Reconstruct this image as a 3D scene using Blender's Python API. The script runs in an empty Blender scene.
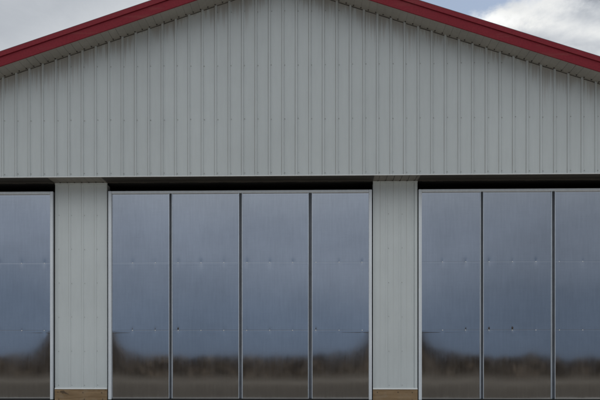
import bpy, bmesh, math, random
from mathutils import Vector, noise as mnoise
random.seed(7)
S = bpy.context.scene
COL = S.collection
PI = math.pi

# ------------------------------------------------------------------ helpers
class NT:
    """tiny node-tree writer"""
    def __init__(s, tree):
        s.t = tree; s.n = tree.nodes; s.l = tree.links
    def put(s, sock, v):
        if hasattr(v, 'is_output') or isinstance(v, bpy.types.NodeSocket): s.l.new(v, sock)
        elif isinstance(v, (tuple, list)) and len(v) == 3 and len(getattr(sock, 'default_value', [])) == 4:
            sock.default_value = (*v, 1)
        elif isinstance(v, (int, float)) and hasattr(sock.default_value, '__len__'): sock.default_value = (v, v, v, 1)[:len(sock.default_value)]
        else: sock.default_value = v
    def math(s, op, a, b=0.0, c=None, clamp=False):
        n = s.n.new('ShaderNodeMath'); n.operation = op; n.use_clamp = clamp
        s.put(n.inputs[0], a); s.put(n.inputs[1], b)
        if c is not None: s.put(n.inputs[2], c)
        return n.outputs[0]
    def mapr(s, v, a, b, c, d, smooth=False):
        n = s.n.new('ShaderNodeMapRange'); n.clamp = True
        if smooth: n.interpolation_type = 'SMOOTHSTEP'
        for i, x in enumerate((v, a, b, c, d)): s.put(n.inputs[i], x)
        return n.outputs[0]
    def mix(s, f, a, b, mode='MIX'):
        n = s.n.new('ShaderNodeMix'); n.data_type = 'RGBA'; n.blend_type = mode
        s.put(n.inputs[0], f); s.put(n.inputs[6], a); s.put(n.inputs[7], b)
        return n.outputs[2]
    def noise(s, vec, scale, detail=3.0, rough=.55, dist=0.0):
        n = s.n.new('ShaderNodeTexNoise'); n.noise_dimensions = '3D'
        s.put(n.inputs['Vector'], vec); n.inputs['Scale'].default_value = scale
        n.inputs['Detail'].default_value = detail; n.inputs['Roughness'].default_value = rough
        n.inputs['Distortion'].default_value = dist
        return n.outputs['Fac']
    def mapping(s, vec, scale=(1, 1, 1), loc=(0, 0, 0)):
        n = s.n.new('ShaderNodeMapping'); s.put(n.inputs['Vector'], vec)
        n.inputs['Scale'].default_value = scale; n.inputs['Location'].default_value = loc
        return n.outputs[0]
    def sep(s, vec):
        n = s.n.new('ShaderNodeSeparateXYZ'); s.put(n.inputs[0], vec); return n.outputs
    def coord(s, which='Object'):
        return s.n.new('ShaderNodeTexCoord').outputs[which]
    def position(s):
        return s.n.new('ShaderNodeNewGeometry').outputs['Position']
    def bump(s, h, strength, dist, normal=None):
        n = s.n.new('ShaderNodeBump'); n.inputs['Strength'].default_value = strength
        n.inputs['Distance'].default_value = dist; s.put(n.inputs['Height'], h)
        if normal is not None: s.put(n.inputs['Normal'], normal)
        return n.outputs[0]

def material(name, base, rough=.5, metal=0.0, spec=.5):
    m = bpy.data.materials.new(name); m.use_nodes = True
    nt = NT(m.node_tree); b = m.node_tree.nodes['Principled BSDF']
    b.inputs['Base Color'].default_value = (*base, 1); b.inputs['Roughness'].default_value = rough
    b.inputs['Metallic'].default_value = metal; b.inputs['Specular IOR Level'].default_value = spec
    return m, nt, b

class MB:
    """collects faces for ONE mesh object"""
    def __init__(s): s.v = []; s.f = []; s.mi = []
    def face(s, pts, mi=0):
        k = len(s.v); s.v += [tuple(p) for p in pts]; s.f.append(list(range(k, k + len(pts)))); s.mi.append(mi)
    def box(s, x0, x1, y0, y1, z0, z1, mi=0):
        p = [(x, y, z) for z in (z0, z1) for y in (y0, y1) for x in (x0, x1)]
        k = len(s.v); s.v += p
        for q in ((0, 2, 3, 1), (4, 5, 7, 6), (0, 1, 5, 4), (2, 6, 7, 3), (0, 4, 6, 2), (1, 3, 7, 5)):
            s.f.append([k + i for i in q]); s.mi.append(mi)
    def prism(s, poly, axis_pts, mi=0, cap=True):
        """poly: list of offset vectors; axis_pts: two points -> swept closed solid"""
        a, b = Vector(axis_pts[0]), Vector(axis_pts[1]); n = len(poly); k = len(s.v)
        s.v += [tuple(a + Vector(p)) for p in poly] + [tuple(b + Vector(p)) for p in poly]
        for i in range(n):
            j = (i + 1) % n; s.f.append([k + i, k + j, k + n + j, k + n + i]); s.mi.append(mi)
        if cap:
            s.f.append([k + i for i in range(n)][::-1]); s.mi.append(mi)
            s.f.append([k + n + i for i in range(n)]); s.mi.append(mi)
    def build(s, name, mats, parent=None, smooth=False, bevel=0, loc=None, merge=False):
        me = bpy.data.meshes.new(name); me.from_pydata(s.v, [], s.f)
        for m in (mats if isinstance(mats, (list, tuple)) else [mats]): me.materials.append(m)
        me.polygons.foreach_set('material_index', s.mi)
        bm = bmesh.new(); bm.from_mesh(me)
        if merge: bmesh.ops.remove_doubles(bm, verts=bm.verts, dist=1e-5)
        bmesh.ops.recalc_face_normals(bm, faces=bm.faces) if merge or bevel else None
        bm.to_mesh(me); bm.free()
        if smooth:
            me.polygons.foreach_set('use_smooth', [True] * len(me.polygons))
        me.update()
        o = bpy.data.objects.new(name, me); COL.objects.link(o)
        if parent: o.parent = parent
        if loc: o.location = loc
        if bevel:
            md = o.modifiers.new('bevel', 'BEVEL'); md.width = bevel; md.segments = 2; md.limit_method = 'ANGLE'
        return o

def empty(name, parent=None, loc=(0, 0, 0)):
    o = bpy.data.objects.new(name, None); COL.objects.link(o); o.location = loc
    if parent: o.parent = parent
    return o
def tag(o, label=None, cat=None, kind=None):
    if label: o['label'] = label
    if cat: o['category'] = cat
    if kind: o['kind'] = kind
    return o

# ------------------------------------------------------------------ dimensions (metres)
AX, AZ, PITCH = -0.617, 7.152, 0.325        # gable apex of the soffit plane
XL, XR = -9.72, 8.48                        # outer walls
HB = 3.885                                  # bottom of the gable wall / header
REC = 0.39                                  # wall below the header stands this far back
OVER = 0.37                                 # rake overhang in front of the gable
DEPTH = 18.0
PITCH_RIB = 0.2292
RIB0 = -5.391                               # a rib position
def rake(x): return AZ - PITCH * abs(x - AX)

# ------------------------------------------------------------------ materials
def wall_material(name, stain, first):
    m, nt, b = material(name, (.5, .51, .5), .42, 0, .4)
    P = nt.coord('Object'); x, y, z = nt.sep(P)
    big = nt.noise(P, .9, 4, .6); fine = nt.noise(nt.mapping(P, (18, 18, 2.2)), 1.0, 4, .6)
    speck = nt.noise(P, 95, 2, .5)
    v = nt.mapr(big, .3, .7, .955, 1.03); v2 = nt.mapr(fine, .25, .75, .965, 1.025); v3 = nt.mapr(speck, .3, .7, .975, 1.02)
    k = nt.math('MULTIPLY', nt.math('MULTIPLY', v, v2), v3)
    # panel to panel tone (each sheet covers four ribs)
    sheet = nt.math('FLOOR', nt.math('DIVIDE', nt.math('ADD', x, 20.0), PITCH_RIB * 4))
    wn = nt.n.new('ShaderNodeTexWhiteNoise'); wn.noise_dimensions = '1D'; nt.put(wn.inputs['W'], sheet)
    k = nt.math('MULTIPLY', k, nt.mapr(wn.outputs['Value'], 0, 1, .975, 1.02))
    base = nt.mix(1.0, (.53, .57, .574) if stain else (.60, .642, .642), k, 'MULTIPLY')  # pier tone raised: the stronger light on the piers is painted in
    # dark line in the foot of every rib, stronger upward on the piers
    ph = nt.math('SUBTRACT', nt.math('FRACT', nt.math('ADD', nt.math('DIVIDE', nt.math('SUBTRACT', x, first), PITCH_RIB), 100.5)), .5)
    ribm = nt.mapr(nt.math('ABSOLUTE', ph), .085, .105, 1, 0)
    line = nt.mapr(nt.math('ABSOLUTE', nt.math('ADD', ph, .102)), .010, .026, .68 if stain else nt.mapr(z, 1.2, 3.6, .14, .6), 0)
    gl = nt.noise(nt.mapping(P, (4, 0, .9)), 1.0, 4, .6)
    base = nt.mix(nt.math('MULTIPLY', line, nt.mapr(gl, .3, .65, .35, 1)), base, (.22, .20, .175))
    if stain:
        # brown run-off streaks below the rake, each with its own length
        dz = nt.math('SUBTRACT', nt.math('SUBTRACT', AZ, nt.math('MULTIPLY', nt.math('ABSOLUTE', nt.math('SUBTRACT', x, AX)), PITCH)), z)
        st = nt.noise(nt.mapping(P, (24, 0, .35)), 1.0, 4, .7)
        st2 = nt.noise(nt.mapping(P, (2.2, 0, .1)), 1.0, 2, .5)
        ln = nt.math('MULTIPLY', nt.mapr(st, .38, .66, .05, .75), nt.mapr(st2, .34, .66, .12, 1.15))
        a = nt.math('SUBTRACT', 1.0, nt.math('DIVIDE', dz, ln), clamp=True)
        a = nt.math('MULTIPLY', nt.math('POWER', a, .9), nt.math('SUBTRACT', .48, nt.math('MULTIPLY', ribm, .36)))
        base = nt.mix(a, base, (.21, .15, .10))
    nt.put(b.inputs['Base Color'], base)
    nt.put(b.inputs['Roughness'], nt.mapr(big, .3, .7, .36, .5))
    oil = nt.noise(nt.mapping(P, (3.2, 1, 1.0)), 1.0, 2, .5)
    nt.put(b.inputs['Normal'], nt.bump(oil, .35, .012))
    return m
M_wall = wall_material('painted_ribbed_steel', True, RIB0)
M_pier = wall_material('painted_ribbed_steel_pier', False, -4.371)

def plain(name, base, rough=.5, metal=0, var=.1, scale=6, stretch=(1, 1, 1), spec=.5, bump=0.0):
    m, nt, b = material(name, base, rough, metal, spec)
    P = nt.coord('Object'); n1 = nt.noise(nt.mapping(P, stretch), scale, 5, .62)
    n2 = nt.noise(P, scale * 11, 3, .6)
    k = nt.math('MULTIPLY', nt.mapr(n1, .25, .75, 1 - var, 1 + var), nt.mapr(n2, .25, .75, 1 - var * .5, 1 + var * .5))
    nt.put(b.inputs['Base Color'], nt.mix(1.0, base, k, 'MULTIPLY'))
    nt.put(b.inputs['Roughness'], nt.mapr(n1, .25, .75, rough * .85, min(1, rough * 1.15)))
    if bump: nt.put(b.inputs['Normal'], nt.bump(n2, bump, .01))
    return m
M_soffit = plain('soffit_steel', (.265, .252, .225), .6, 0, .12, 2.5)
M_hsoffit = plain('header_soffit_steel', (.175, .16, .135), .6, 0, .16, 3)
M_trim = plain('white_trim', (.62, .64, .63), .4, 0, .06, 5)
M_screw = plain('dark_screw', (.06, .055, .05), .5, .3, .2, 30)
M_zinc = plain('galvanised_frame', (.70, .75, .79), .36, .75, .10, 3, (6, 6, .6))
M_frame = plain('pale_frame_metal', (.72, .76, .79), .42, .25, .08, 3, (6, 6, .6))
M_wscrew = plain('dull_screw', (.30, .30, .28), .5, .2, .2, 30)
M_bright = plain('bright_screw', (.8, .8, .78), .25, 1, .05, 30)
M_dark = plain('dark_rubber', (.012, .012, .012), .7, 0, .2, 10)
M_strip = plain('dark_brown_strip', (.034, .029, .022), .6, 0, .3, 1.2, (1, 5, 5))
M_groove = plain('groove_shade_grey', (.15, .165, .19), .55, 0, .2, 8)
M_inside = plain('dark_interior', (.03, .03, .03), .9, 0, .2, 2)
M_roof = plain('roof_steel', (.10, .11, .13), .45, .3, .1, 2)

def red_material():
    m, nt, b = material('red_fascia_steel', (.2, .025, .035), .5, 0, .16)
    P = nt.coord('Object')
    n = nt.noise(nt.mapping(P, (1.4, 3, 3)), 1.0, 4, .6); f = nt.noise(P, 30, 3, .6)
    base = nt.mix(1.0, (.22, .019, .03), nt.mapr(f, .25, .75, .87, 1.12), 'MULTIPLY')
    fade = nt.noise(nt.mapping(P, (.9, 2, 7), (3.1, 0, 0)), 1.0, 4, .65)
    base = nt.mix(nt.mapr(fade, .58, .78, 0, .45), base, (.23, .09, .075))
    nt.put(b.inputs['Base Color'], base); nt.put(b.inputs['Roughness'], nt.mapr(n, .3, .7, .42, .6))
    nt.put(b.inputs['Normal'], nt.bump(n, .3, .01))
    return m
M_red = red_material()

def wood_material():
    m, nt, b = material('weathered_brown_board', (.2, .13, .08), .75, 0, .3)
    P = nt.coord('Object')
    g = nt.noise(nt.mapping(P, (2.0, 10, 42)), 1.0, 5, .65, .4); blot = nt.noise(P, 5.5, 4, .6)
    base = nt.mix(nt.mapr(g, .3, .7, 0, 1), (.19, .122, .062), (.35, .24, .135))
    base = nt.mix(nt.mapr(blot, .5, .75, 0, .6), base, (.33, .265, .185))
    k = nt.noise(nt.mapping(P, (5, 5, 9), (2, 0, 1)), 1.0, 2, .5)
    base = nt.mix(nt.mapr(k, .68, .74, 0, .7), base, (.05, .034, .022))
    nt.put(b.inputs['Base Color'], base); nt.put(b.inputs['Normal'], nt.bump(g, .5, .006))
    return m
M_wood = wood_material()

def panel_material():
    """smooth mill-finish sheet: mirror-like with a fine rolled grain"""
    m, nt, b = material('polished_sheet_steel', (.6, .62, .65), .1, 1)
    P = nt.coord('Object')
    g1 = nt.noise(nt.mapping(P, (26, 1, 2.2)), 1.0, 4, .65)     # vertical smears
    g2 = nt.noise(nt.mapping(P, (3, 1, 55)), 1.0, 3, .6)        # rolled grain
    blot = nt.noise(P, 1.6, 4, .6)
    k = nt.math('MULTIPLY', nt.mapr(g1, .25, .75, .94, 1.05), nt.mapr(g2, .25, .75, .98, 1.02))
    k = nt.math('MULTIPLY', k, nt.mapr(blot, .3, .7, .95, 1.04))
    nt.put(b.inputs['Base Color'], nt.mix(1.0, (.60, .61, .63), k, 'MULTIPLY'))
    nt.put(b.inputs['Roughness'], nt.math('ADD', nt.mapr(blot, .3, .7, .035, .06), nt.mapr(g1, .3, .8, 0, .02)))
    w1 = nt.noise(nt.mapping(P, (5.5, 1, 1.4)), 1.0, 3, .5)
    nt.put(b.inputs['Normal'], nt.bump(w1, .05, .004))
    return m
M_panel = panel_material()

# ------------------------------------------------------------------ ribbed steel sheet profile along x
def ribbed(x0, x1, first, front_y, ztop, zbot, mb, gap=0.0, h=.021, direction=-1):
    """corrugated sheet between x0..x1, ribs stand proud towards -y; ztop is a function of x"""
    xs = []                                                 # (x, y offset, is_rib)
    k0 = math.ceil((x0 - first - .03) / PITCH_RIB)
    pts = [(x0, 0, False)]
    k = k0
    while first + k * PITCH_RIB < x1 + .03:
        c = first + k * PITCH_RIB
        jit = .0015 * math.sin(k * 12.9)
        for dx, oy, r in ((-.0225, 0, False), (-.0100, h, True), (.0100 + jit, h, True), (.0225, 0, False)):
            if x0 + .002 < c + dx < x1 - .002: pts.append((c + dx, oy, r))
        k += 1
    pts.append((x1, 0, False))
    for (xa, ya, ra), (xb, yb, rb) in zip(pts, pts[1:]):
        g = 0 if (ra or rb) else gap
        seg = [(xa, xb)]
        if xa < AX < xb: seg = [(xa, AX), (AX, xb)]
        for (p, q) in seg:
            t = lambda x: ya + (yb - ya) * (x - xa) / max(1e-6, xb - xa)
            yp, yq = front_y + direction * t(p), front_y + direction * t(q)
            mb.face([(p, yp, zbot), (q, yq, zbot), (q, yq, ztop(q) - g), (p, yp, ztop(p) - g)])
    return pts

def wall_screw(mb, x, y, z, r=.007, mi=1):
    mb.prism([(r * math.cos(a), 0, r * math.sin(a)) for a in [PI / 3 * i for i in range(6)]], [(x, y, z), (x, y - .006, z)], mi)

# ------------------------------------------------------------------ the barn
barn = empty('metal_barn', loc=(0, 0, 0))
tag(barn, 'pale grey ribbed steel barn with red gable fascia and shiny metal doors', 'barn')

# gable wall above the doors
mb = MB()
ribbed(XL, XR, RIB0, 0.0, rake, HB + .004, mb, gap=.014)
zrows = [HB + .055 + .915 * i for i in range(4)]
k = -30
while k < 80:
    c = RIB0 + k * PITCH_RIB
    for i, z in enumerate(zrows):
        x = c + .034 + random.uniform(-.005, .005)
        zz = z + random.uniform(-.008, .008)
        if XL + .05 < x < XR - .05 and zz < rake(x) - .12: wall_screw(mb, x, -.0005, zz)
    k += 1
gable = mb.build('gable_wall', [M_wall, M_wscrew], barn)

# drip trim along the bottom edge of the gable wall
mb = MB(); mb.prism([(0, -.024, -.004), (0, -.021, .010), (0, -.004, .012), (0, 0.0, -.004)], [(XL, 0, HB), (XR, 0, HB)])
mb.build('drip_trim', M_trim, barn)

# header soffit: small corrugated panels with a fastener in every groove
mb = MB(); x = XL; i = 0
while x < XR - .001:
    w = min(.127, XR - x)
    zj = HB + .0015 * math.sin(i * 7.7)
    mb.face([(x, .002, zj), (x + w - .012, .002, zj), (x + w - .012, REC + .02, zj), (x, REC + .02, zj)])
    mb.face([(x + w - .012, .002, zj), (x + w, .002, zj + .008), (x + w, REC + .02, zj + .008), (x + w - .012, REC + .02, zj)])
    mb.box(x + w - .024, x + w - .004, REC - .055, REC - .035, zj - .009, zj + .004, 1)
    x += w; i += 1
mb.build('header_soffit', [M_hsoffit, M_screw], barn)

# rake soffits
for sgn in (-1, 1):
    xe = XL - .4 if sgn < 0 else XR + .4
    mb = MB(); L = abs(xe - AX); t = 0.0; i = 0
    while t < L - .001:
        w = min(.1245, L - t)
        xa, xb, xm = AX + sgn * t, AX + sgn * (t + w), AX + sgn * (t + w - .01)
        za, zb, zm = rake(xa), rake(xb) , rake(xm)
        j = .0012 * math.sin(i * 5.1)
        A = [(xa, -OVER, za + j), (xm, -OVER, zm + j), (xm, .03, zm + j), (xa, .03, za + j)]
        B = [(xm, -OVER, zm + j), (xb, -OVER, zb + .0025), (xb, .03, zb + .0025), (xm, .03, zm + j)]
        mb.face(A if sgn < 0 else A[::-1]); mb.face(B if sgn < 0 else B[::-1])
        if t > .1:
            mb.box(xm - .009, xm + .009, -.058, -.040, zm - .011, zm + .004, 1)
        t += w; i += 1
    mb.build('rake_soffit', [M_soffit, M_screw], barn)

# red fascia boards with the rake trim as a second piece, and roof slopes
for sgn in (-1, 1):
    xe = XL - .4 if sgn < 0 else XR + .4
    a, b = (AX, 0, rake(AX)), (xe, 0, rake(xe))
    mb = MB()
    mb.prism([(0, -OVER - .028, -.012), (0, -OVER - .028, .136), (0, -OVER - .002, .136), (0, -OVER - .002, -.012)], [a, b])
    # thin hem that turns under the bottom edge
    mb.prism([(0, -OVER - .033, -.014), (0, -OVER - .033, .006), (0, -OVER - .0285, .006), (0, -OVER - .0285, -.014)], [a, b])
    for k in range(3):
        q = (1.9, 4.95, 8.0)[k] + (.35 if sgn > 0 else 0); c0, c1 = AX + sgn * q, AX + sgn * (q + .04)
        mb.prism([(0, -OVER - .030, -.012), (0, -OVER - .030, .134), (0, -OVER - .0275, .134), (0, -OVER - .0275, -.012)], [(c0, 0, rake(c0)), (c1, 0, rake(c1))])
    fa = mb.build('fascia', M_red, barn)
    mb = MB()
    mb.prism([(0, -OVER - .046, .142), (0, -OVER - .042, .224), (0, -OVER + .06, .2225), (0, -OVER + .06, .142)], [a, b])
    mb.build('rake_trim', M_red, fa)
    # roof sheet with standing ribs running down the slope
    mb = MB(); y0, y1 = -OVER - .034, DEPTH + .4
    mb.prism([(0, y0, .2245), (0, y0, .235), (0, y1, .235), (0, y1, .2245)], [a, b])
    yy = y0 + .30
    while yy < y1 - .05:
        mb.prism([(0, yy, .2355), (0, yy + .012, .261), (0, yy + .032, .261), (0, yy + .044, .2355)], [a, b]); yy += .2286 * 2
    mb.build('roof', M_roof, barn)
mb = MB(); mb.prism([(-.22, 0, .263 - .0715), (0, 0, .272), (.22, 0, .263 - .0715), (.22, 0, .271 - .0715), (0, 0, .282), (-.22, 0, .271 - .0715)],
                    [(AX, -OVER - .036, AZ), (AX, DEPTH + .4, AZ)])
mb.build('ridge_cap', M_roof, barn)

# side walls, back wall, inside floor and a dark ceiling liner
def side_wall(x, sgn):
    mb = MB(); y = 0.0; h = rake(x) + .22
    while y < DEPTH - .001:
        w = min(PITCH_RIB, DEPTH - y)
        P = [(y, 0), (y + w - .045, 0), (y + w - .033, .017), (y + w - .012, .017), (y + w, 0)]
        for (ya, oa), (yb, ob) in zip(P, P[1:]):
            q = [(x + sgn * oa, ya, -.05), (x + sgn * ob, yb, -.05), (x + sgn * ob, yb, h), (x + sgn * oa, ya, h)]
            mb.face(q)
        y += w
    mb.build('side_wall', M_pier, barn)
side_wall(XL, -1); side_wall(XR, 1)
mb = MB()
mb.face([(XL, DEPTH, -.05), (XR, DEPTH, -.05), (XR, DEPTH, rake(XR) + .22), (AX, DEPTH, AZ + .22), (XL, DEPTH, rake(XL) + .22)])
mb.build('back_wall', M_inside, barn)
mb = MB(); mb.box(XL + .02, XR - .02, REC + .25, DEPTH - .02, -.1, .03); mb.build('floor_slab', M_inside, barn)
mb = MB(); mb.box(XL + .03, XR - .03, REC + .10, DEPTH - .03, HB + .02, HB + .05); mb.build('ceiling_liner', M_inside, barn)

# dark folded strips over the door openings
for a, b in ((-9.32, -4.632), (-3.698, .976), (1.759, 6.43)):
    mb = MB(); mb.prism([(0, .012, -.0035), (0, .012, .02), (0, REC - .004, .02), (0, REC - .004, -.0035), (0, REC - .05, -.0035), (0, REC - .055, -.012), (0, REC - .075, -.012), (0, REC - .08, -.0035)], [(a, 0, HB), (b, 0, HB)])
    mb.build('door_head_strip', M_strip, barn)
# piers between the doors
def pier(x0, x1, first, rtrim):
    p = None
    mb = MB(); zb = .262
    ribbed(x0 + .012, x1 - .012, first, REC, lambda x: HB - .032, zb, mb, h=.010)
    z = zb + .05
    kk = math.floor((x0 - first) / PITCH_RIB)
    while z < HB - .1:
        c = first + kk * PITCH_RIB
        while c < x1:
            x = c + .036
            if x0 + .06 < x < x1 - .06: wall_screw(mb, x + random.uniform(-.005, .005), REC - .0005, z + random.uniform(-.006, .006), .006)
            c += PITCH_RIB
        z += .6
    # solid core behind the sheet, so the pier has its depth
    mb.box(x0 + .014, x1 - .014, REC + .020, REC + .16, .02, HB - .03, 0)
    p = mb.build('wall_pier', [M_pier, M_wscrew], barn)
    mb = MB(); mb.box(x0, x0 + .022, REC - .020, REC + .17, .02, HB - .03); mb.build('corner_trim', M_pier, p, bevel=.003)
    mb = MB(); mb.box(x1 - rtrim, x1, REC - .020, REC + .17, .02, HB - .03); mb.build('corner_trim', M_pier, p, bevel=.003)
    mb = MB(); mb.prism([(0, REC - .028, -.030), (0, REC - .028, -.004), (0, REC + .012, -.004), (0, REC + .012, -.030)], [(x0 - .002, 0, HB), (x1 + .002, 0, HB)])
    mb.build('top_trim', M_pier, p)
    mb = MB(); mb.prism([(0, REC - .036, .241), (0, REC - .022, .264), (0, REC - .004, .264), (0, REC - .004, .241)], [(x0 - .001, 0, 0), (x1 + .001, 0, 0)])
    mb.build('base_trim', M_trim, p)
    mb = MB(); mb.box(x0 - .003, x1 + .003, REC - .030, REC + .012, -.12, .238)
    for q in (x0 + .07, (x0 + x1) / 2 + .05, x1 - .09):
        for zz in (.05, .19): wall_screw(mb, q + random.uniform(-.02, .02), REC - .0305, zz + random.uniform(-.015, .015), .009, 1)
    mb.build('skirt_board', [M_wood, M_screw], p, bevel=.004)
pier(-4.627, -3.703, -4.371, .022)
pier(.981, 1.754, 1.221, .05)
pier(XL + .02, -9.325, XL + .2, .022)
pier(6.435, XR - .02, 6.66, .022)

# ------------------------------------------------------------------ sliding doors
DW = 4.64
DB, DT = .045, 3.735
ROWS = (DB + .03, 1.28, 2.475, DT - .046)
COLS = ((.050, 1.074), (1.128, 2.306), (2.366, 3.528), (3.595, 4.590))
JOINTS = ((1.069, 1.133), (2.301, 2.371), (3.523, 3.600))
FY = .012                                    # sheet face behind the frame face
SCREWX = [.405 * i + .44 - .02 for i in range(11)]

def sag(x, z, seed):
    """how far the sheet stands towards the viewer at (x, z): pulled corners, pillowing, dimples"""
    d = 0.0
    hit = .46 * ((z - DB) / (ROWS[1] - DB)) ** 3.4 if z < ROWS[1] else (.46 * max(0.0, 1 - (z - ROWS[1]) / 1.1) ** 1.5)
    rr = random.Random(seed * 5); al, ar = .0185 * rr.uniform(.9, 1.1), .0175 * rr.uniform(.9, 1.1)
    (sl, pl), (sr, pr) = {1: ((.4, 1.2), (.30, 1.5)), 2: ((.36, 1.4), (.52, 1.15)), 3: ((.46, 1.0), (.4, 1.3))}[seed]
    d += hit * (al * math.exp(-(max(0, x - .03) / sl) ** pl) + ar * math.exp(-(max(0, DW - .03 - x) / sr) ** pr))
    d += .00042 * mnoise.noise((x * 1.6 + seed * 9, z * 1.1, 1.3)) * (1.6 if seed == 3 else 1.0)
    d += .00016 * mnoise.noise((x * 5.0 + seed * 5, z * 2.0, 7.3)) * (1.8 if seed == 3 else .8)
    for si, sz in enumerate(ROWS[1:3]):
        if abs(z - sz) < .3:
            for sx in SCREWX:
                if abs(x - sx) < .25:
                    amp = random.Random(int(sx * 1000) + si * 77 + seed * 991).uniform(.0003, .0019)
                    q = ((x - sx) / .034) ** 2 + ((z - sz) / .062) ** 2
                    d -= amp * math.exp(-q)
                    q = ((x - sx) / .013) ** 2 + ((z - sz) / .024) ** 2
                    d -= amp * .34 * math.exp(-q)
    return d

def make_panel(door, c, r, seed):
    xa, xb = COLS[c]; za, zb = ROWS[r], ROWS[r + 1]
    rr = random.Random(seed * 131 + c * 17 + r * 3)
    tilt, yaw = rr.uniform(-.0016, .0016), rr.uniform(-.003, .003)
    nx, nz = 44, 46
    zs = [za + (zb - za) * (i / nz) for i in range(nz + 1)]
    # finer rows close to the fastened seams
    zs = sorted(set([zb - q for q in (.026, .030, .033, .036, .038, .040, .043, .046, .050)] + [za + .003, za + .007, zb - .003, zb - .008, zb - .013] + [round(z, 5) for z in zs]
                    + [za + .01 * i for i in range(1, 9)] + [zb - .01 * i for i in range(2, 9)]))
    xs = [xa + (xb - xa) * i / nx for i in range(nx + 1)]
    for sx in SCREWX:
        if xa + .03 < sx < xb - .03: xs += [sx + .008 * i for i in range(-4, 5)]
    xs = sorted(set(round(x, 4) for x in xs))
    V = []; F = []
    for z in zs:
        for x in xs:
            y = FY - sag(x, z, seed) - tilt * (z - (za + zb) / 2) - yaw * (x - (xa + xb) / 2) * .5
            u = zb - z
            if u < .012: y += .0004 * (1 - u / .012) ** 2       # rolled top hem
            y -= .00010 * math.exp(-((u - .038) / .005) ** 2)            # second crease of the lap
            l = z - za
            if l < .006: y += .00015 * (1 - l / .006) ** 2               # bottom lap
            V.append((x, y, z))
    w = len(xs)
    for j in range(len(zs) - 1):
        for i in range(w - 1): F.append((j * w + i, j * w + i + 1, (j + 1) * w + i + 1, (j + 1) * w + i))
    me = bpy.data.meshes.new('door_panel'); me.from_pydata(V, [], F); me.materials.append(M_panel)
    me.polygons.foreach_set('use_smooth', [True] * len(F)); me.update()
    o = bpy.data.objects.new('door_panel', me); COL.objects.link(o); o.parent = door

def screw_mesh():
    bm = bmesh.new(); bmesh.ops.create_uvsphere(bm, u_segments=10, v_segments=6, radius=.0085)
    for v in bm.verts: v.co.y *= .6
    for v in list(bm.verts):
        if v.co.y > .0025: v.co.y = .0025
    me = bpy.data.meshes.new('screw'); bm.to_mesh(me); bm.free(); me.materials.append(M_bright)
    me.polygons.foreach_set('use_smooth', [True] * len(me.polygons)); return me
SCREW = screw_mesh()

def door(x0, seed):
    d = None
    mb = MB(); mb.box(.012, DW - .012, .045, .075, DB + .02, DT - .012)          # core of the leaf
    d = mb.build('sliding_door', M_dark, barn, loc=(x0, REC, 0))
    for a, b in ((0, .056), (DW - .053, DW)):
        mb = MB(); mb.box(a, b, -.032, .044, DB + .012, DT)
        mb.build('side_rail', M_frame, d, bevel=.006)
    mb = MB(); mb.box(.0565, DW - .0535, -.030, .044, DT - .044, DT - .001)
    mb.build('top_rail', M_frame, d, bevel=.005)
    for a, b in JOINTS:
        mb = MB()
        w = .011
        mb.prism([(0, -.012, 0), (w, -.012, 0), (w, .034, 0), (b - a - w, .034, 0), (b - a - w, -.012, 0), (b - a, -.012, 0), (b - a, .040, 0), (0, .040, 0)],
                 [(a, 0, DB + .031), (a, 0, DT - .046)])
        for i in (1, 2, 3): mb.mi[i] = 1                      # groove shade put into the colour inside the channel
        mb.build('joint_strip', [M_zinc, M_groove], d)
    mb = MB(); mb.box(.004, DW - .004, -.004, .05, DB - .075, DB + .0285); mb.build('bottom_seal', M_dark, d, bevel=.004)
    for c in range(4):
        for r in range(3): make_panel(d, c, r, seed)
    for si, sz in enumerate(ROWS[1:3]):
        for sx in SCREWX:
            if any(xa + .03 < sx < xb - .03 for xa, xb in COLS):
                o = bpy.data.objects.new('screw', SCREW); COL.objects.link(o); o.parent = d
                o.location = (sx + random.uniform(-.004, .004), FY - sag(sx, sz, seed) - .0015, sz - .006)
    return d
door(-9.301, 1); door(-3.679, 2); door(1.774, 3)

# ------------------------------------------------------------------ ground, road, far hedge
def gz(x, y):
    t = min(1.0, max(0.0, (-y - 1.2) / 10.0)); t = t * t * (3 - 2 * t)
    base = -.90 * t
    if y < -14: base += .10 * mnoise.noise((x * .03, y * .03, 0)) * min(1, (-14 - y) / 20)
    return base + .012 * mnoise.noise((x * .7, y * .7, 4))
def axis(fine0, fine1, step, far):
    a = [fine0 + step * i for i in range(int((fine1 - fine0) / step) + 1)]
    s = step; lo, hi = a[0], a[-1]
    while hi < far: s *= 1.25; hi += s; a.append(hi); lo -= s; a.insert(0, lo)
    return a
gx, gy = axis(-20, 20, .5, 3000), axis(-40, 2, .5, 3000)
V = [(x, y, gz(x, y) if y < 25 else 0.0) for y in gy for x in gx]; w = len(gx)
F = [(j * w + i, j * w + i + 1, (j + 1) * w + i + 1, (j + 1) * w + i) for j in range(len(gy) - 1) for i in range(w - 1)]
me = bpy.data.meshes.new('ground'); me.from_pydata(V, [], F); me.polygons.foreach_set('use_smooth', [True] * len(F))
m, nt, b = material('gravel_and_dry_grass', (.1, .09, .07), .95, 0, .2)
P = nt.position(); x, y, z = nt.sep(P)
n1 = nt.noise(P, .12, 5, .6); n2 = nt.noise(P, 14, 5, .7); n3 = nt.noise(P, 1.3, 4, .6)
grav = nt.mix(nt.mapr(n2, .3, .7, 0, 1), (.26, .25, .23), (.48, .465, .44))  # unseen apron by the barn, made pale to bounce light onto the wall
grav = nt.mix(nt.mapr(n3, .4, .7, 0, .5), grav, (.20, .18, .15))
grass = nt.mix(nt.mapr(n3, .3, .7, 0, 1), (.030, .024, .016), (.054, .043, .029))
edge = nt.math('ADD', y, nt.math('MULTIPLY', n1, 14.0))
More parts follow.
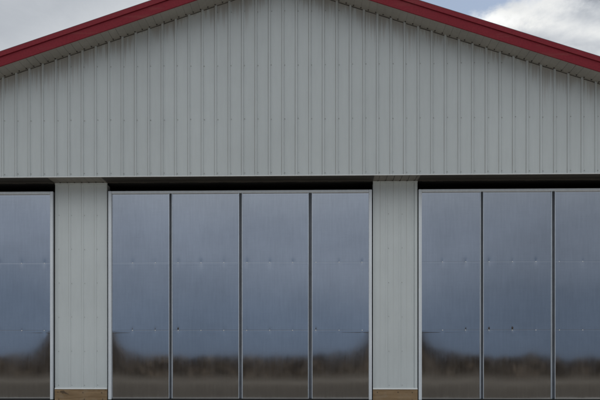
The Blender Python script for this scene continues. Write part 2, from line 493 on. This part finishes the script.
grass = nt.mix(nt.mapr(edge, -42, -24, 0, 1), grass, nt.mix(nt.mapr(n3, .3, .7, 0, 1), (.028, .023, .016), (.048, .039, .028)))
nt.put(b.inputs['Base Color'], nt.mix(nt.mapr(edge, -10, -4, 1, 0), grav, grass))
nt.put(b.inputs['Normal'], nt.bump(n2, .6, .02))
me.materials.append(m); o = bpy.data.objects.new('ground', me); COL.objects.link(o); tag(o, kind='structure')

# pale gravel road across the field
mb = MB(); xs = [-260 + 5 * i for i in range(105)]
for xa, xb in zip(xs, xs[1:]):
    yc = lambda q: -54 - .02 * q
    q = [(xa, yc(xa) - 1.5), (xb, yc(xb) - 1.5), (xb, yc(xb) + 1.5), (xa, yc(xa) + 1.5)]
    mb.face([(X_, Y_, -.68) for X_, Y_ in q])
    for s_ in (-1, 1):                                   # shoulders down to the field
        q = [(xa, yc(xa) + s_ * 1.5, -.68), (xb, yc(xb) + s_ * 1.5, -.68), (xb, yc(xb) + s_ * 3.6, -1.1), (xa, yc(xa) + s_ * 3.6, -1.1)]
        mb.face(q if s_ > 0 else q[::-1])
M_road = plain('gravel_road', (.085, .074, .058), .95, 0, .2, 1.5)
tag(mb.build('road', M_road), kind='structure')

# bare winter hedge closing the field: twigs and dead leaves as many small faces
mb = MB(); R = random.Random(3)
for i in range(40000):
    x = R.uniform(-190, 190)
    top = 2.95 + .8 * mnoise.noise((x * .05, 0, 2)) + .45 * mnoise.noise((x * .2, 3, 2))
    h = top * (1 - R.random() ** 1.45 * .98); y = -112 + R.uniform(-3, 3) * (1.1 - h / (top + 1)) + 3 * mnoise.noise((x * .03, 9, 1))
    z = -1.0 + h; s = R.uniform(.16, .42); a = R.uniform(0, PI); e = R.uniform(-.9, .9)
    u = Vector((math.cos(a), math.sin(a), R.uniform(-.6, .6))) * s; v = Vector((-math.sin(a) * e, math.cos(a) * e, 1)) * s * R.uniform(.6, 2.0)
    c = Vector((x, y, z)); mb.face([c - u - v, c + u - v * .6, c + u * .7 + v, c - u * .5 + v * .8], R.randint(0, 1))
M_h1 = plain('bare_twigs', (.13, .102, .073), .9, 0, .06, .6); M_h2 = plain('dead_leaves', (.14, .108, .077), .9, 0, .06, .6)
hedge = mb.build('hedge', [M_h1, M_h2])
tag(hedge, 'long brown leafless hedge along the far edge of the field, mirrored in the doors', 'hedge', 'stuff')

# ------------------------------------------------------------------ sky and sun
SUN_EL, SUN_AZ = math.radians(56), math.radians(62)          # behind the barn, to the right of the ridge
world = bpy.data.worlds.new('World'); S.world = world; world.use_nodes = True
nt = NT(world.node_tree)
for n in list(nt.n): nt.n.remove(n)
out = nt.n.new('ShaderNodeOutputWorld'); bg = nt.n.new('ShaderNodeBackground'); bg.inputs['Strength'].default_value = .1
nt.l.new(bg.outputs[0], out.inputs['Surface'])
sky = nt.n.new('ShaderNodeTexSky'); sky.sky_type = 'NISHITA'; sky.sun_disc = False
sky.sun_elevation = SUN_EL; sky.sun_rotation = SUN_AZ; sky.air_density = 1.0; sky.dust_density = 1.0
D = nt.coord('Generated'); dx, dy, dz = nt.sep(D)
ay = nt.math('MAXIMUM', nt.math('ABSOLUTE', dy), .05)
p = nt.math('DIVIDE', dx, ay); q = nt.math('DIVIDE', dz, ay)
n_big = nt.noise(nt.mapping(D, (1, 1, 2.4), (.3, .1, 0)), 2.3, 5, .58, .3)
n_mid = nt.noise(nt.mapping(D, (1, 1, 1.7), (1.3, .7, .2)), 9.0, 6, .62, .25)
n_fin = nt.noise(nt.mapping(D, (1, 1, 1.4)), 30.0, 5, .62, .2)
wob = nt.math('ADD', nt.math('MULTIPLY', nt.math('SUBTRACT', n_mid, .5), .06), nt.math('MULTIPLY', nt.math('SUBTRACT', n_fin, .5), .045))
f = nt.math('ADD', nt.math('SUBTRACT', nt.math('SUBTRACT', q, .476), nt.math('MULTIPLY', nt.math('SUBTRACT', p, .224), .44)), wob)
# cloud on the building's side: white rim along the break, grey body
rim = nt.mapr(f, -.045, -.004, 0, 1, True)
body = nt.mapr(n_mid, .38, .62, .34, .56)
streak = nt.mapr(nt.math('ADD', nt.math('ABSOLUTE', nt.math('SUBTRACT', nt.math('ADD', q, nt.math('MULTIPLY', p, .14)), .523)), nt.math('MULTIPLY', nt.math('SUBTRACT', n_fin, .5), .02)), 0.0, .022, .20, 0, True)
lum_r = nt.math('ADD', nt.mix(rim, body, .74), nt.math('ADD', streak, nt.math('MULTIPLY', nt.math('SUBTRACT', n_fin, .5), .32)))
lum_l = nt.math('ADD', nt.mapr(n_mid, .3, .7, .43, .51), nt.mapr(nt.math('SUBTRACT', q, nt.math('MULTIPLY', p, .45)), .54, .68, .24, 0))
right = nt.mapr(p, -.02, .08, 0, 1, True)
lum_b = nt.mix(right, lum_l, lum_r)
bg_col_b = nt.mix(nt.mapr(lum_b, .4, .8, 0, 1), (.93, 1.0, 1.10), (1.0, 1.01, 1.0))
cloud_b = nt.mix(1.0, bg_col_b, lum_b, 'MULTIPLY')
blue_mask = nt.math('MULTIPLY', nt.mapr(f, -.004, .022, 0, 1, True), nt.math('MULTIPLY', right, nt.mapr(dz, .30, .40, 0, 1)))
blue_mask = nt.math('MULTIPLY', blue_mask, nt.mapr(dz, .55, .7, 1, .2))
# cloud bank on the other side, the one the doors mirror
lowf = nt.math('ADD', dz, nt.math('MULTIPLY', nt.math('SUBTRACT', n_big, .5), .10))
ramp = nt.n.new('ShaderNodeValToRGB'); nt.put(ramp.inputs[0], lowf)
cr = ramp.color_ramp; cr.interpolation = 'EASE'
stops = [(0.0, (.145, .188, .257)), (.07, (.155, .199, .27)), (.17, (.258, .30, .37)), (.26, (.338, .377, .432)), (.42, (.80, .83, .86)), (.8, (1.15, 1.17, 1.19))]
cr.elements[0].position, cr.elements[0].color = stops[0][0], (*stops[0][1], 1)
cr.elements[1].position, cr.elements[1].color = stops[-1][0], (*stops[-1][1], 1)
for ps, c_ in stops[1:-1]:
    e = cr.elements.new(ps); e.color = (*c_, 1)
cloud_f = nt.mix(1.0, ramp.outputs[0], nt.math('MULTIPLY', nt.mapr(n_mid, .3, .7, .92, 1.08), nt.mapr(p, .04, .34, 1.0, .8)), 'MULTIPLY')
side = nt.mapr(dy, -.12, .25, 0, 1, True)
cloud = nt.mix(side, cloud_f, cloud_b)
skyc = nt.mix(.30, sky.outputs[0], (6.2, 6.6, 6.8))
ten = nt.mix(1.0, cloud, (10, 10, 10), 'MULTIPLY')
col = nt.mix(nt.math('MULTIPLY', blue_mask, side), ten, skyc)
nt.put(bg.inputs['Color'], col)

sun = bpy.data.lights.new('sun', 'SUN'); sun.energy = 2.4; sun.angle = math.radians(10); sun.color = (1.0, .95, .88)
so = bpy.data.objects.new('sun', sun); COL.objects.link(so)
dirv = Vector((math.sin(SUN_AZ) * math.cos(SUN_EL), math.cos(SUN_AZ) * math.cos(SUN_EL), math.sin(SUN_EL)))
so.rotation_euler = dirv.to_track_quat('Z', 'Y').to_euler(); so.location = (0, 0, 30)

# ------------------------------------------------------------------ camera
cam = bpy.data.cameras.new('camera'); co = bpy.data.objects.new('camera', cam); COL.objects.link(co)
co.location = (0, -12, .65); co.rotation_euler = (PI / 2, 0, .024)
cam.sensor_width = 36; cam.lens = 706 / 600 * 36; cam.shift_y = (366 - 200) / 600
cam.clip_end = 8000; S.camera = co

vs = S.view_settings
vs.view_transform = 'Standard'; vs.look = 'None'; vs.gamma = 1; vs.use_curve_mapping = False; vs.exposure = .12
